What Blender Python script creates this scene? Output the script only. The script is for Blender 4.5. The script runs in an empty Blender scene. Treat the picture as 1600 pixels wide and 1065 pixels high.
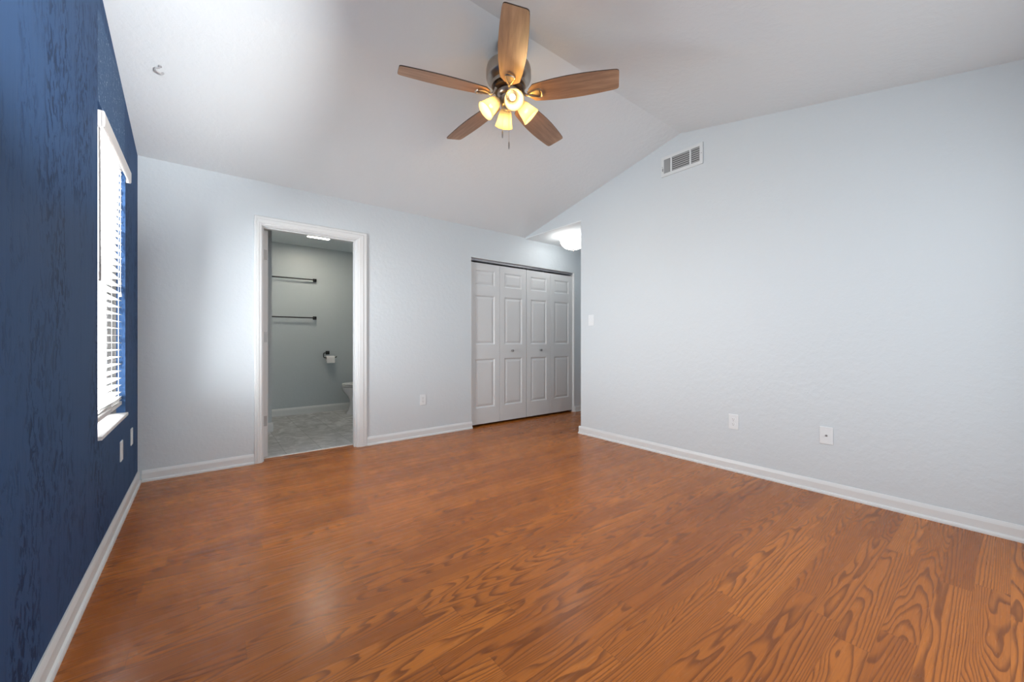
import bpy, bmesh, math, random
from mathutils import Vector, Matrix

S = bpy.context.scene
COL = S.collection
PI = math.pi
R = math.radians

# ------------------------------------------------------------------ camera
cam_d = bpy.data.cameras.new('camera')
cam_d.sensor_width = 36.0
cam_d.lens = 612.0 / 1600.0 * 36.0
cam_d.clip_start = 0.02
cam = bpy.data.objects.new('camera', cam_d)
COL.objects.link(cam)
cam.location = (0.0, 0.0, 1.05)
cam.rotation_euler = (R(90), 0, R(-38.142))
S.camera = cam

# ------------------------------------------------------------------ view, world, big lights
S.view_settings.view_transform = 'Standard'
S.view_settings.look = 'None'
S.view_settings.exposure = 0.0
S.view_settings.gamma = 1.0
S.view_settings.use_curve_mapping = False
S.cycles.max_bounces = 10
S.cycles.diffuse_bounces = 6
S.cycles.glossy_bounces = 4
S.cycles.transparent_max_bounces = 12
S.cycles.sample_clamp_indirect = 6.0
S.cycles.caustics_reflective = False
S.cycles.caustics_refractive = False

W = bpy.data.worlds.new('sky')
S.world = W
W.use_nodes = True
W.node_tree.nodes['Background'].inputs[0].default_value = (0.86, 0.93, 1.0, 1)
W.node_tree.nodes['Background'].inputs[1].default_value = 1.2


def area(name, loc, rot, sx, sy, power, col=(1, 1, 1), spread=180):
    l = bpy.data.lights.new(name, 'AREA')
    l.shape = 'RECTANGLE'
    l.size, l.size_y = sx, sy
    l.energy = power
    l.color = col
    l.spread = R(spread)
    o = bpy.data.objects.new(name, l)
    COL.objects.link(o)
    o.location = loc
    o.rotation_euler = rot
    return o


# daylight outside the blue wall's window (bounced up off the ground outside)
area('daylight_side_window', (-0.80, 3.42, 1.30), (0, R(-96), 0), 2.2, 1.4, 510, (0.97, 0.985, 1.0))
# added fill light, shining in through the made-up window behind the camera
area('front_fill', (1.30, -0.60, 1.60), (R(60), 0, 0), 2.7, 1.5, 37, (0.95, 0.975, 1.0))

# the photographer's flash, bounced off the ceiling over the window
fl_ = bpy.data.lights.new('camera_flash', 'SPOT')
fl_.energy = 470
fl_.color = (0.99, 0.995, 1.0)
fl_.spot_size = R(44)
fl_.spot_blend = 1.0
fl_.shadow_soft_size = 0.04
fo_ = bpy.data.objects.new('camera_flash', fl_)
COL.objects.link(fo_)
fo_.location = (0.50, 0.05, 1.25)
fo_.rotation_euler = (Vector((-0.39, 2.70, 2.62)) - fo_.location).to_track_quat('-Z', 'Y').to_euler()

# ------------------------------------------------------------------ dimensions (metres)
XL, XR = -0.39, 3.365          # blue wall, pale right wall
YB, YF = 4.0, -0.34            # wall with the doors, wall behind the camera
RY, RZ = 1.831, 2.915          # ridge of the vaulted ceiling
ZB = 2.426                     # vault height at the wall with the doors
SLF = 0.211
ZF = RZ - SLF * (RY - YF)
HALL_Y, HALL_Z, HALL_X = 3.018, 2.41, 5.3
DX0, DX1, DZ = 0.397, 1.181, 2.045     # bathroom door clear opening
CX0, CX1, CZ = 2.515, 4.31, 2.06       # closet opening
WY0, WY1, WZ0, WZ1 = 2.62, 3.43, 0.585, 2.17   # window in the blue wall
BX0, BX1, BY, BZ = -0.25, 2.28, 6.30, 2.42     # bathroom


def vault(y):
    return RZ - (RZ - ZB) / (YB - RY) * (y - RY) if y > RY else RZ - SLF * (RY - y)


# ------------------------------------------------------------------ materials
def mat(name, base=(0.8, 0.8, 0.8), rough=0.5, metal=0.0, spec=0.5, emit=None, estr=0.0):
    m = bpy.data.materials.new(name)
    m.use_nodes = True
    b = m.node_tree.nodes['Principled BSDF']
    b.inputs['Base Color'].default_value = (*base, 1)
    b.inputs['Roughness'].default_value = rough
    b.inputs['Metallic'].default_value = metal
    b.inputs['Specular IOR Level'].default_value = spec
    if emit:
        b.inputs['Emission Color'].default_value = (*emit, 1)
        b.inputs['Emission Strength'].default_value = estr
    return m


class NG:
    """small helper round a material's node tree"""
    def __init__(self, m):
        self.t = m.node_tree
        self.b = self.t.nodes['Principled BSDF']

    def n(self, kind, **kw):
        nd = self.t.nodes.new(kind)
        for k, v in kw.items():
            setattr(nd, k, v)
        return nd

    def l(self, a, b):
        self.t.links.new(a, b)

    def coord(self):
        return self.n('ShaderNodeTexCoord').outputs['Object']

    def mapping(self, vec, scale=(1, 1, 1), loc=(0, 0, 0), rot=(0, 0, 0)):
        mp = self.n('ShaderNodeMapping')
        mp.inputs['Scale'].default_value = scale
        mp.inputs['Location'].default_value = loc
        mp.inputs['Rotation'].default_value = rot
        self.l(vec, mp.inputs['Vector'])
        return mp.outputs[0]

    def noise(self, vec, scale=5, detail=2, rough=0.5, dist=0.0):
        nd = self.n('ShaderNodeTexNoise')
        nd.inputs['Scale'].default_value = scale
        nd.inputs['Detail'].default_value = detail
        nd.inputs['Roughness'].default_value = rough
        nd.inputs['Distortion'].default_value = dist
        self.l(vec, nd.inputs['Vector'])
        return nd.outputs['Fac']

    def math(self, op, a, b=None, c=None):
        nd = self.n('ShaderNodeMath', operation=op)
        for i, v in enumerate((a, b, c)):
            if v is None:
                continue
            if isinstance(v, (int, float)):
                nd.inputs[i].default_value = v
            else:
                self.l(v, nd.inputs[i])
        return nd.outputs[0]

    def ramp(self, fac, stops):
        nd = self.n('ShaderNodeValToRGB')
        e = nd.color_ramp.elements
        while len(e) < len(stops):
            e.new(0.5)
        for i, (p, c) in enumerate(stops):
            e[i].position = p
            e[i].color = (c, c, c, 1) if isinstance(c, (int, float)) else (*c, 1)
        self.l(fac, nd.inputs[0])
        return nd.outputs[0]

    def mix(self, fac, a, b, blend='MIX'):
        nd = self.n('ShaderNodeMix', data_type='RGBA', blend_type=blend)
        for s, v in ((nd.inputs[0], fac), (nd.inputs[6], a), (nd.inputs[7], b)):
            if isinstance(v, (int, float)):
                s.default_value = v
            elif isinstance(v, tuple):
                s.default_value = (*v, 1)
            else:
                self.l(v, s)
        return nd.outputs[2]

    def bump(self, h, strength=0.2, dist=0.005):
        nd = self.n('ShaderNodeBump')
        nd.inputs['Strength'].default_value = strength
        nd.inputs['Distance'].default_value = dist
        self.l(h, nd.inputs['Height'])
        self.l(nd.outputs[0], self.b.inputs['Normal'])


def paint(name, col, rough=0.55, spec=0.35, bump=0.25):
    m = mat(name, col, rough, spec=spec)
    g = NG(m)
    c = g.coord()
    a = g.noise(c, 26, 3, 0.55)
    b = g.noise(c, 5, 2, 0.5)
    h = g.math('ADD', g.ramp(a, [(0.42, 0.0), (0.62, 1.0)]), g.math('MULTIPLY', b, 1.5))
    g.bump(h, bump, 0.004)
    v = g.noise(c, 1.4, 3, 0.6)
    g.l(g.mix(g.math('MULTIPLY', v, 0.10), col, tuple(x * 0.88 for x in col)), g.b.inputs['Base Color'])
    return m


M_WALL = paint('pale_blue_grey_paint', (0.585, 0.643, 0.680), 0.5, 0.4, 0.14)
M_CEIL = paint('ceiling_white_paint', (0.728, 0.775, 0.798), 0.7, 0.2, 0.14)
M_BATH = paint('bathroom_grey_blue_paint', (0.47, 0.525, 0.555), 0.42, 0.5, 0.08)
M_WHITE = mat('white_trim_paint', (0.66, 0.685, 0.695), 0.4)
M_DOOR = mat('white_door_paint', (0.61, 0.635, 0.648), 0.45)
M_VINYL = mat('white_vinyl', (0.82, 0.82, 0.82), 0.35)
M_SLAT = mat('white_slat', (0.66, 0.66, 0.655), 0.4)
M_VAL = mat('valance_off_white', (0.72, 0.70, 0.68), 0.5)
M_PLATE = mat('plate_white_plastic', (0.71, 0.75, 0.775), 0.35)
M_DARK = mat('dark_gap', (0.02, 0.02, 0.022), 0.6)
M_BLACK = mat('matte_black_metal', (0.012, 0.013, 0.015), 0.4, 0.3)
M_STEEL = mat('brushed_nickel', (0.55, 0.54, 0.52), 0.35, 1.0)
M_KNOB = mat('pewter_knob', (0.30, 0.30, 0.30), 0.35, 0.8)
M_HINGE = mat('hinge_grey_metal', (0.36, 0.36, 0.36), 0.45, 0.6)
M_TRACK = mat('grey_metal_track', (0.36, 0.37, 0.40), 0.4, 0.5)
M_PORC = mat('white_porcelain', (0.80, 0.80, 0.81), 0.15)
M_PAPER = mat('white_tissue', (0.82, 0.82, 0.82), 0.9)
M_WAND = mat('grey_wand', (0.13, 0.12, 0.115), 0.35)
M_STRIP = mat('dark_grey_strip', (0.13, 0.125, 0.12), 0.7)


def blue_paint():
    col = (0.032, 0.066, 0.142)
    m = mat('navy_blue_textured_paint', col, 0.6, spec=0.08)
    g = NG(m)
    c = g.coord()
    st = g.mapping(c, (1, 1.0, 0.5))
    n1 = g.noise(st, 38, 5, 0.62, 0.6)
    n2 = g.noise(g.mapping(c, (1, 1, 0.35), (3, 1, 7)), 4.0, 3, 0.6, 0.3)
    marks = g.math('MULTIPLY', g.ramp(n1, [(0.50, 0.0), (0.57, 1.0)]), g.ramp(n2, [(0.43, 0.0), (0.60, 1.0)]))
    streak = g.noise(g.mapping(c, (1, 1, 0.05)), 30, 3, 0.6)
    # smoother, touched-up patch of paint above the window
    sp = g.n('ShaderNodeSeparateXYZ')
    g.l(c, sp.inputs[0])
    wob = g.math('MULTIPLY', g.math('SUBTRACT', g.noise(c, 6, 3, 0.6), 0.5), 0.10)
    y = g.math('ADD', sp.outputs['Y'], wob)
    z = g.math('ADD', sp.outputs['Z'], wob)
    inside = g.math('MULTIPLY', g.math('MULTIPLY', g.math('GREATER_THAN', sp.outputs['Y'], WY0), g.math('LESS_THAN', y, WY1 - 0.03)),
                    g.math('MULTIPLY', g.math('GREATER_THAN', sp.outputs['Z'], WZ1), g.math('LESS_THAN', z, 2.60)))
    speck = g.ramp(g.noise(c, 42, 2, 0.6, 1.5), [(0.60, 0.0), (0.66, 1.0)])
    base = g.mix(g.math('MULTIPLY', streak, 0.35), (0.036, 0.084, 0.190), (0.018, 0.044, 0.110))
    base = g.mix(g.math('MULTIPLY', marks, 0.70), base, (0.006, 0.017, 0.048))
    patch = g.mix(g.math('MULTIPLY', speck, 0.8), (0.050, 0.105, 0.21), (0.26, 0.34, 0.46))
    base = g.mix(inside, base, patch)
    g.l(base, g.b.inputs['Base Color'])
    h = g.math('SUBTRACT', g.math('MULTIPLY', streak, 0.5), marks)
    g.bump(h, 0.35, 0.004)
    return m


M_BLUE = blue_paint()


def floor_wood():
    m = mat('oak_laminate', (0.35, 0.14, 0.055), 0.26, spec=0.26)
    g = NG(m)
    c = g.coord()
    sp = g.n('ShaderNodeSeparateXYZ')
    g.l(c, sp.inputs[0])
    x, y = sp.outputs['X'], sp.outputs['Y']
    w, L = 0.0975, 0.95
    ys = g.math('DIVIDE', y, w)
    si = g.math('FLOOR', ys)
    fy = g.math('FRACT', ys)
    wn1 = g.n('ShaderNodeTexWhiteNoise', noise_dimensions='1D')
    g.l(si, wn1.inputs['W'])
    xs = g.math('ADD', g.math('DIVIDE', x, L), g.math('MULTIPLY', wn1.outputs['Value'], 9.0))
    bi = g.math('FLOOR', xs)
    fx = g.math('FRACT', xs)
    cb = g.n('ShaderNodeCombineXYZ')
    g.l(si, cb.inputs[0])
    g.l(bi, cb.inputs[1])
    wn = g.n('ShaderNodeTexWhiteNoise', noise_dimensions='3D')
    g.l(cb.outputs[0], wn.inputs['Vector'])
    rs = g.n('ShaderNodeSeparateColor')
    g.l(wn.outputs['Color'], rs.inputs[0])
    r1, r2, r3 = rs.outputs[0], rs.outputs[1], rs.outputs[2]
    gv = g.n('ShaderNodeCombineXYZ')
    g.l(g.math('ADD', g.math('MULTIPLY', x, 2.2), g.math('MULTIPLY', r1, 60.0)), gv.inputs[0])
    g.l(g.math('ADD', g.math('MULTIPLY', y, 15.0), g.math('MULTIPLY', r2, 40.0)), gv.inputs[1])
    g.l(g.math('MULTIPLY', r3, 30.0), gv.inputs[2])
    warp = g.math('SUBTRACT', g.noise(gv.outputs[0], 1.0, 1.2, 0.5, 0.2), 0.5)
    # across-board distance from the heart line of this board; far off the heart the grain runs straight
    yl = g.math('ADD', g.math('SUBTRACT', fy, 0.5), g.math('MULTIPLY', g.math('SUBTRACT', r1, 0.5), 1.7))
    yl = g.math('ADD', yl, g.math('MULTIPLY', warp, 0.5))
    slope = g.math('MULTIPLY', g.math('SUBTRACT', r3, 0.5), 20.0)
    val = g.math('ADD', g.math('MULTIPLY', g.math('MULTIPLY', yl, yl), 8.0), g.math('MULTIPLY', x, slope))
    val = g.math('ADD', val, g.math('MULTIPLY', warp, 4.8))
    wv = g.noise(g.mapping(c, (9, 60, 1)), 1.0, 2, 0.5)
    rings = g.math('FRACT', g.math('ADD', val, g.math('MULTIPLY', wv, 0.30)))
    line = g.ramp(rings, [(0.0, 0.0), (0.50, 0.05), (0.82, 0.95), (0.92, 1.0), (1.0, 0.0)])
    pores = g.ramp(g.noise(g.mapping(c, (7, 170, 1)), 1.0, 2, 0.6), [(0.45, 0.0), (0.7, 1.0)])
    tone = g.math('ADD', g.math('MULTIPLY', r2, 0.75), g.math('MULTIPLY', g.noise(gv.outputs[0], 0.6, 2, 0.5), 0.4))
    base = g.mix(tone, (0.55, 0.182, 0.030), (0.34, 0.100, 0.016))
    base = g.mix(g.math('MULTIPLY', pores, 0.28), base, (0.15, 0.050, 0.018))
    base = g.mix(g.math('MULTIPLY', line, 0.80), base, (0.15, 0.042, 0.010))
    seam = g.math('MAXIMUM', g.math('LESS_THAN', fy, 0.012), g.math('LESS_THAN', fx, 0.0016))
    base = g.mix(g.math('MULTIPLY', seam, 0.5), base, (0.06, 0.022, 0.010))
    g.l(base, g.b.inputs['Base Color'])
    rr = g.math('ADD', 0.20, g.math('MULTIPLY', g.noise(g.mapping(c, (3, 40, 1)), 1.0, 2, 0.5), 0.14))
    g.l(rr, g.b.inputs['Roughness'])
    return m


M_FLOOR = floor_wood()


def tile_mat():
    m = mat('grey_marble_tile', (0.3, 0.3, 0.3), 0.4)
    g = NG(m)
    c = g.coord()
    n = g.noise(c, 5.0, 6, 0.65, 1.6)
    f = g.noise(c, 34, 4, 0.7, 0.5)
    col = g.ramp(n, [(0.32, (0.30, 0.30, 0.305)), (0.5, (0.46, 0.46, 0.465)), (0.66, (0.68, 0.68, 0.68))])
    col = g.mix(g.math('MULTIPLY', f, 0.5), col, (0.42, 0.42, 0.42), 'OVERLAY')
    bt = g.n('ShaderNodeTexBrick')
    bt.inputs['Scale'].default_value = 1.0
    bt.inputs['Brick Width'].default_value = 0.60
    bt.inputs['Row Height'].default_value = 0.30
    bt.inputs['Mortar Size'].default_value = 0.003
    bt.inputs['Color1'].default_value = (1, 1, 1, 1)
    bt.inputs['Color2'].default_value = (0.8, 0.8, 0.8, 1)
    bt.inputs['Mortar'].default_value = (0.5, 0.5, 0.5, 1)
    g.l(g.mapping(c, rot=(0, 0, R(90))), bt.inputs['Vector'])
    g.l(g.mix(1.0, col, bt.outputs['Color'], 'MULTIPLY'), g.b.inputs['Base Color'])
    return m


M_TILE = tile_mat()


def marble_mat():
    m = mat('white_marble', (0.75, 0.74, 0.73), 0.3)
    g = NG(m)
    n = g.noise(g.mapping(g.coord(), (1, 1, 1), rot=(0, 0, 0.6)), 9, 5, 0.6, 2.0)
    g.l(g.ramp(n, [(0.38, (0.60, 0.58, 0.57)), (0.52, (0.80, 0.79, 0.78)), (0.7, (0.74, 0.73, 0.72))]), g.b.inputs['Base Color'])
    return m


M_MARBLE = marble_mat()


def blade_wood():
    m = mat('weathered_oak_blade', (0.25, 0.15, 0.09), 0.45)
    g = NG(m)
    c = g.coord()
    n = g.noise(g.mapping(c, (2.2, 26, 4)), 1.0, 4, 0.6, 0.7)
    f = g.noise(g.mapping(c, (10, 190, 10)), 1.0, 2, 0.6)
    col = g.ramp(n, [(0.30, (0.23, 0.135, 0.086)), (0.52, (0.38, 0.23, 0.145)), (0.72, (0.48, 0.31, 0.20))])
    col = g.mix(g.math('MULTIPLY', f, 0.45), col, (0.12, 0.07, 0.045))
    g.l(col, g.b.inputs['Base Color'])
    return m


M_BLADE = blade_wood()
M_EDGE = mat('dark_blade_edge', (0.045, 0.028, 0.02), 0.5)
M_PEWTER = mat('antique_pewter', (0.42, 0.37, 0.32), 0.30, 1.0)


def shade_glass(name, tint, glow, estr):
    m = bpy.data.materials.new(name)
    m.use_nodes = True
    t = m.node_tree
    t.nodes.clear()
    out = t.nodes.new('ShaderNodeOutputMaterial')
    dif = t.nodes.new('ShaderNodeBsdfDiffuse')
    tr = t.nodes.new('ShaderNodeBsdfTranslucent')
    em = t.nodes.new('ShaderNodeEmission')
    mx = t.nodes.new('ShaderNodeMixShader')
    ad = t.nodes.new('ShaderNodeAddShader')
    dif.inputs[0].default_value = (*tint, 1)
    tr.inputs[0].default_value = (*tint, 1)
    em.inputs[0].default_value = (*glow, 1)
    em.inputs[1].default_value = estr
    mx.inputs[0].default_value = 0.6
    t.links.new(dif.outputs[0], mx.inputs[1])
    t.links.new(tr.outputs[0], mx.inputs[2])
    tp = t.nodes.new('ShaderNodeBsdfTransparent')
    tp.inputs[0].default_value = (1.0, 0.86, 0.55, 1)
    m2 = t.nodes.new('ShaderNodeMixShader')
    m2.inputs[0].default_value = 0.30
    t.links.new(mx.outputs[0], m2.inputs[1])
    t.links.new(tp.outputs[0], m2.inputs[2])
    t.links.new(m2.outputs[0], ad.inputs[0])
    t.links.new(em.outputs[0], ad.inputs[1])
    t.links.new(ad.outputs[0], out.inputs[0])
    return m


M_SHADE = shade_glass('cream_frosted_glass', (0.20, 0.185, 0.155), (1.0, 0.66, 0.30), 0.25)
M_BULB = mat('warm_bulb', (1, 0.9, 0.7), 0.5, emit=(1.0, 0.82, 0.50), estr=4.0)
M_DOME = mat('lit_white_dome', (0.9, 0.9, 0.9), 0.4, emit=(1.0, 0.97, 0.93), estr=9.0)
M_PANEL = mat('lit_diffuser', (0.9, 0.9, 0.9), 0.4, emit=(1.0, 0.90, 0.74), estr=54.0)


def glass_mat():
    m = bpy.data.materials.new('window_glass')
    m.use_nodes = True
    t = m.node_tree
    t.nodes.clear()
    out = t.nodes.new('ShaderNodeOutputMaterial')
    tp = t.nodes.new('ShaderNodeBsdfTransparent')
    gl = t.nodes.new('ShaderNodeBsdfGlossy')
    gl.inputs['Roughness'].default_value = 0.02
    mx = t.nodes.new('ShaderNodeMixShader')
    mx.inputs[0].default_value = 0.05
    t.links.new(tp.outputs[0], mx.inputs[1])
    t.links.new(gl.outputs[0], mx.inputs[2])
    t.links.new(mx.outputs[0], out.inputs[0])
    return m


M_GLASS = glass_mat()

# ------------------------------------------------------------------ mesh helpers


class MB:
    def __init__(self):
        self.bm = bmesh.new()

    def box(self, x0, x1, y0, y1, z0, z1, mi=0, rot=None, piv=None):
        vs = [self.bm.verts.new(p) for p in ((x0, y0, z0), (x1, y0, z0), (x1, y1, z0), (x0, y1, z0),
                                             (x0, y0, z1), (x1, y0, z1), (x1, y1, z1), (x0, y1, z1))]
        for f in ((0, 3, 2, 1), (4, 5, 6, 7), (0, 1, 5, 4), (1, 2, 6, 5), (2, 3, 7, 6), (3, 0, 4, 7)):
            self.bm.faces.new([vs[i] for i in f]).material_index = mi
        if rot is not None:
            p = Vector(piv) if piv else Vector(((x0 + x1) / 2, (y0 + y1) / 2, (z0 + z1) / 2))
            bmesh.ops.rotate(self.bm, verts=vs, cent=p, matrix=rot)
        return vs

    def bbox(self, x0, x1, y0, y1, z0, z1, bev=0.003, seg=2, mi=0):
        """bevelled box"""
        vs = self.box(x0, x1, y0, y1, z0, z1, mi)
        es = list({e for v in vs for e in v.link_edges})
        bmesh.ops.bevel(self.bm, geom=es, offset=bev, segments=seg, affect='EDGES', profile=0.6)
        return self

    def prism(self, pts, axis, a0, a1, mi=0):
        """closed polygon extruded along an axis; pts are the two other coordinates in x,y,z order"""
        def P(p, a):
            q = list(p)
            q.insert('xyz'.index(axis), a)
            return q
        v0 = [self.bm.verts.new(P(p, a0)) for p in pts]
        v1 = [self.bm.verts.new(P(p, a1)) for p in pts]
        n = len(pts)
        fs = [self.bm.faces.new(v0), self.bm.faces.new(v1)]
        for i in range(n):
            fs.append(self.bm.faces.new((v0[i], v0[(i + 1) % n], v1[(i + 1) % n], v1[i])))
        for f in fs:
            f.material_index = mi
        return v0 + v1

    def rings(self, rings, close_start=True, close_end=True, mi=0):
        """loft rings of points"""
        rv = [[self.bm.verts.new(p) for p in r] for r in rings]
        n = len(rings[0])
        for a, b in zip(rv, rv[1:]):
            for i in range(n):
                self.bm.faces.new((a[i], a[(i + 1) % n], b[(i + 1) % n], b[i])).material_index = mi
        if close_start:
            self.bm.faces.new(list(reversed(rv[0]))).material_index = mi
        if close_end:
            self.bm.faces.new(rv[-1]).material_index = mi
        return self

    def lathe(self, prof, origin=(0, 0, 0), axis=(0, 0, 1), seg=32, closed=False, mi=0):
        """profile [(radius, height)] turned about an axis"""
        ax = Vector(axis).normalized()
        u = ax.orthogonal().normalized()
        v = ax.cross(u)
        o = Vector(origin)
        rs = []
        for r, h in prof:
            r = max(r, 0.0004)
            rs.append([o + ax * h + (u * math.cos(2 * PI * k / seg) + v * math.sin(2 * PI * k / seg)) * r for k in range(seg)])
        if closed:
            rs.append(rs[0])
        self.rings(rs, not closed, not closed, mi)
        if closed:
            bmesh.ops.remove_doubles(self.bm, verts=self.bm.verts[:], dist=1e-6)
        return self

    def tube(self, pts, rad, seg=10, mi=0):
        pts = [Vector(p) for p in pts]
        rs = []
        u = None
        for i, p in enumerate(pts):
            d = (pts[min(i + 1, len(pts) - 1)] - pts[max(i - 1, 0)]).normalized()
            if u is None:
                u = d.orthogonal().normalized()
            else:
                u = (u - d * u.dot(d)).normalized()
            w = d.cross(u)
            r = rad[i] if isinstance(rad, (list, tuple)) else rad
            rs.append([p + (u * math.cos(2 * PI * k / seg) + w * math.sin(2 * PI * k / seg)) * r for k in range(seg)])
        return self.rings(rs, mi=mi)

    def obj(self, name, mats, parent=None, smooth=False, loc=None):
        bmesh.ops.recalc_face_normals(self.bm, faces=self.bm.faces[:])
        me = bpy.data.meshes.new(name)
        self.bm.to_mesh(me)
        self.bm.free()
        for m in (mats if isinstance(mats, (list, tuple)) else [mats]):
            me.materials.append(m)
        if smooth:
            for p in me.polygons:
                p.use_smooth = True
            me.set_sharp_from_angle(angle=R(38))
        o = bpy.data.objects.new(name, me)
        COL.objects.link(o)
        if parent:
            o.parent = parent
        if loc is not None:
            o.location = loc
        return o


def tag(o, label, cat, group=None, kind=None):
    o['label'] = label
    o['category'] = cat
    if group:
        o['group'] = group
    if kind:
        o['kind'] = kind
    return o


def thing(name, label, cat, loc=(0, 0, 0), rz=0.0, group=None, kind=None):
    o = bpy.data.objects.new(name, None)
    o.empty_display_size = 0.1
    COL.objects.link(o)
    o.location = loc
    o.rotation_euler = (0, 0, rz)
    return tag(o, label, cat, group, kind)


def struct(o, label, cat):
    return tag(o, label, cat, kind='structure')


def curve_pts(pts, n=8):
    """Catmull-Rom through points"""
    P = [Vector(p) for p in pts]
    P = [P[0] * 2 - P[1]] + P + [P[-1] * 2 - P[-2]]
    out = []
    for i in range(1, len(P) - 2):
        for k in range(n):
            t = k / n
            a, b, c, d = P[i - 1:i + 3]
            out.append(0.5 * ((2 * b) + (c - a) * t + (2 * a - 5 * b + 4 * c - d) * t * t + (3 * b - a - 3 * c + d) * t ** 3))
    out.append(P[-2])
    return out


# ------------------------------------------------------------------ the setting
b = MB()
b.box(XL - 0.2, HALL_X + 0.12, YF - 0.16, YB + 0.125, -0.12, 0.0)
struct(b.obj('floor', M_FLOOR), 'glossy reddish-brown oak plank laminate floor', 'floor')
b = MB()
b.box(BX0 - 0.12, BX1 + 0.12, YB + 0.125, BY + 0.12, -0.12, 0.0)
struct(b.obj('floor_bathroom', M_TILE), 'grey marbled tile floor beyond the white door frame', 'floor')
b = MB()
b.box(2.40, 4.5, YB + 0.125, 4.86, -0.12, 0.0)
struct(b.obj('floor_closet', M_FLOOR), 'wood floor inside the closet behind the folding doors', 'floor')

# vaulted ceiling
b = MB()
y0c, y1c = YF - 0.16, YB + 0.11
b.prism([(y0c, vault(y0c)), (RY, RZ), (y1c, vault(y1c)), (y1c, vault(y1c) + 0.12), (RY, RZ + 0.12), (y0c, vault(y0c) + 0.12)], 'x', XL - 0.2, XR + 0.12)
struct(b.obj('ceiling', M_CEIL), 'white vaulted ceiling with a ridge above the fan', 'ceiling')
b = MB()
b.box(XR + 0.0005, HALL_X + 0.12, HALL_Y - 0.0, YB + 0.11, HALL_Z, HALL_Z + 0.012)
struct(b.obj('ceiling_hall', M_CEIL), 'flat white hall ceiling around the dome light', 'ceiling')
b = MB()
b.box(BX0 - 0.12, BX1 + 0.12, YB + 0.11, BY + 0.12, BZ, BZ + 0.12)
struct(b.obj('ceiling_bathroom', M_CEIL), 'flat ceiling of the bathroom seen under the door head', 'ceiling')

# blue wall with the window opening
b = MB()
x0, x1 = XL - 0.2, XL
e = 0.02
b.prism([(YF - 0.16, 0), (WY0, 0), (WY0, vault(WY0) + e), (RY, RZ + e), (YF - 0.16, vault(YF - 0.16) + e)], 'x', x0, x1)
b.box(x0, x1, WY0, WY1, 0, WZ0)
b.prism([(WY0, WZ1), (WY1, WZ1), (WY1, vault(WY1) + e), (WY0, vault(WY0) + e)], 'x', x0, x1)
b.prism([(WY1, 0), (YB + 0.11, 0), (YB + 0.11, vault(YB + 0.11) + e), (WY1, vault(WY1) + e)], 'x', x0, x1)
struct(b.obj('wall_left', M_BLUE), 'dark navy blue wall with rough brushed texture', 'wall')

# wall with the bathroom door and the closet
b = MB()
y0, y1 = YB, YB + 0.11
b.box(XL, DX0 - 0.02, y0, y1, 0, ZB + 0.01)
b.box(DX0 - 0.02, DX1 + 0.02, y0, y1, DZ + 0.02, ZB + 0.01)
b.box(DX1 + 0.02, CX0, y0, y1, 0, ZB + 0.01)
b.box(CX0, CX1, y0, y1, CZ, ZB + 0.01)
b.box(CX1, HALL_X, y0, y1, 0, ZB + 0.01)
struct(b.obj('wall_back', M_WALL), 'pale blue-grey wall holding the bathroom doorway and the closet', 'wall')

# right wall with the beam over the hall opening
b = MB()
b.prism([(YF - 0.16, 0), (HALL_Y, 0), (HALL_Y, HALL_Z + 0.012), (YB, HALL_Z + 0.012), (YB, ZB + 0.02), (RY, RZ + e), (YF - 0.16, vault(YF - 0.16) + e)], 'x', XR, XR + 0.12)
struct(b.obj('wall_right', M_WALL), 'large plain pale blue-grey wall with the vent near its peak', 'wall')

# wall behind the camera; its wide window opening is added for fill light
FX0, FX1, FZ0, FZ1 = -0.10, 2.90, 0.06, 2.25
b = MB()
b.box(XL, FX0, YF - 0.14, YF, 0, ZF + 0.005)
b.box(FX1, XR, YF - 0.14, YF, 0, ZF + 0.005)
b.box(FX0, FX1, YF - 0.14, YF, 0, FZ0)
b.box(FX0, FX1, YF - 0.14, YF, FZ1, ZF + 0.005)
struct(b.obj('wall_front', M_WALL), 'pale wall behind the viewpoint with an added window opening', 'wall')

# hall walls
b = MB()
b.box(XR + 0.12, HALL_X, HALL_Y - 0.12, HALL_Y, 0, HALL_Z)
struct(b.obj('wall_hall_near', M_WALL), 'hall wall round the corner from the right wall', 'wall')
b = MB()
b.box(HALL_X, HALL_X + 0.12, HALL_Y - 0.12, YB + 0.11, 0, HALL_Z)
struct(b.obj('wall_hall_end', M_WALL), 'wall closing the end of the hall', 'wall')

# bathroom and closet walls
b = MB()
b.box(BX0, BX1, BY, BY + 0.12, 0, BZ)
struct(b.obj('wall_bathroom_far', M_BATH), 'grey-blue bathroom wall with the two black towel bars', 'wall')
b = MB()
b.box(BX0, 0.615, 5.30, BY, 0, BZ)
struct(b.obj('wall_bathroom_corner', M_BATH), 'narrow projecting bathroom wall just right of the hinged jamb', 'wall')
b = MB()
b.box(BX0 - 0.12, BX0, YB + 0.11, BY + 0.12, 0, BZ)
struct(b.obj('wall_bathroom_left', M_BATH), 'left wall of the bathroom', 'wall')
b = MB()
b.box(BX1, BX1 + 0.12, YB + 0.11, BY + 0.12, 0, BZ)
struct(b.obj('wall_bathroom_right', M_BATH), 'bathroom wall behind the toilet tank', 'wall')
b = MB()
b.box(BX1 + 0.12, 4.5, 4.80, 4.86, 0, BZ)
b.box(4.44, 4.5, YB + 0.11, 4.80, 0, BZ)
b.box(BX1 + 0.12, 4.5, YB + 0.11, 4.86, BZ, BZ + 0.05)
struct(b.obj('wall_closet', M_WALL), 'inside walls of the closet behind the folding doors', 'wall')


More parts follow.
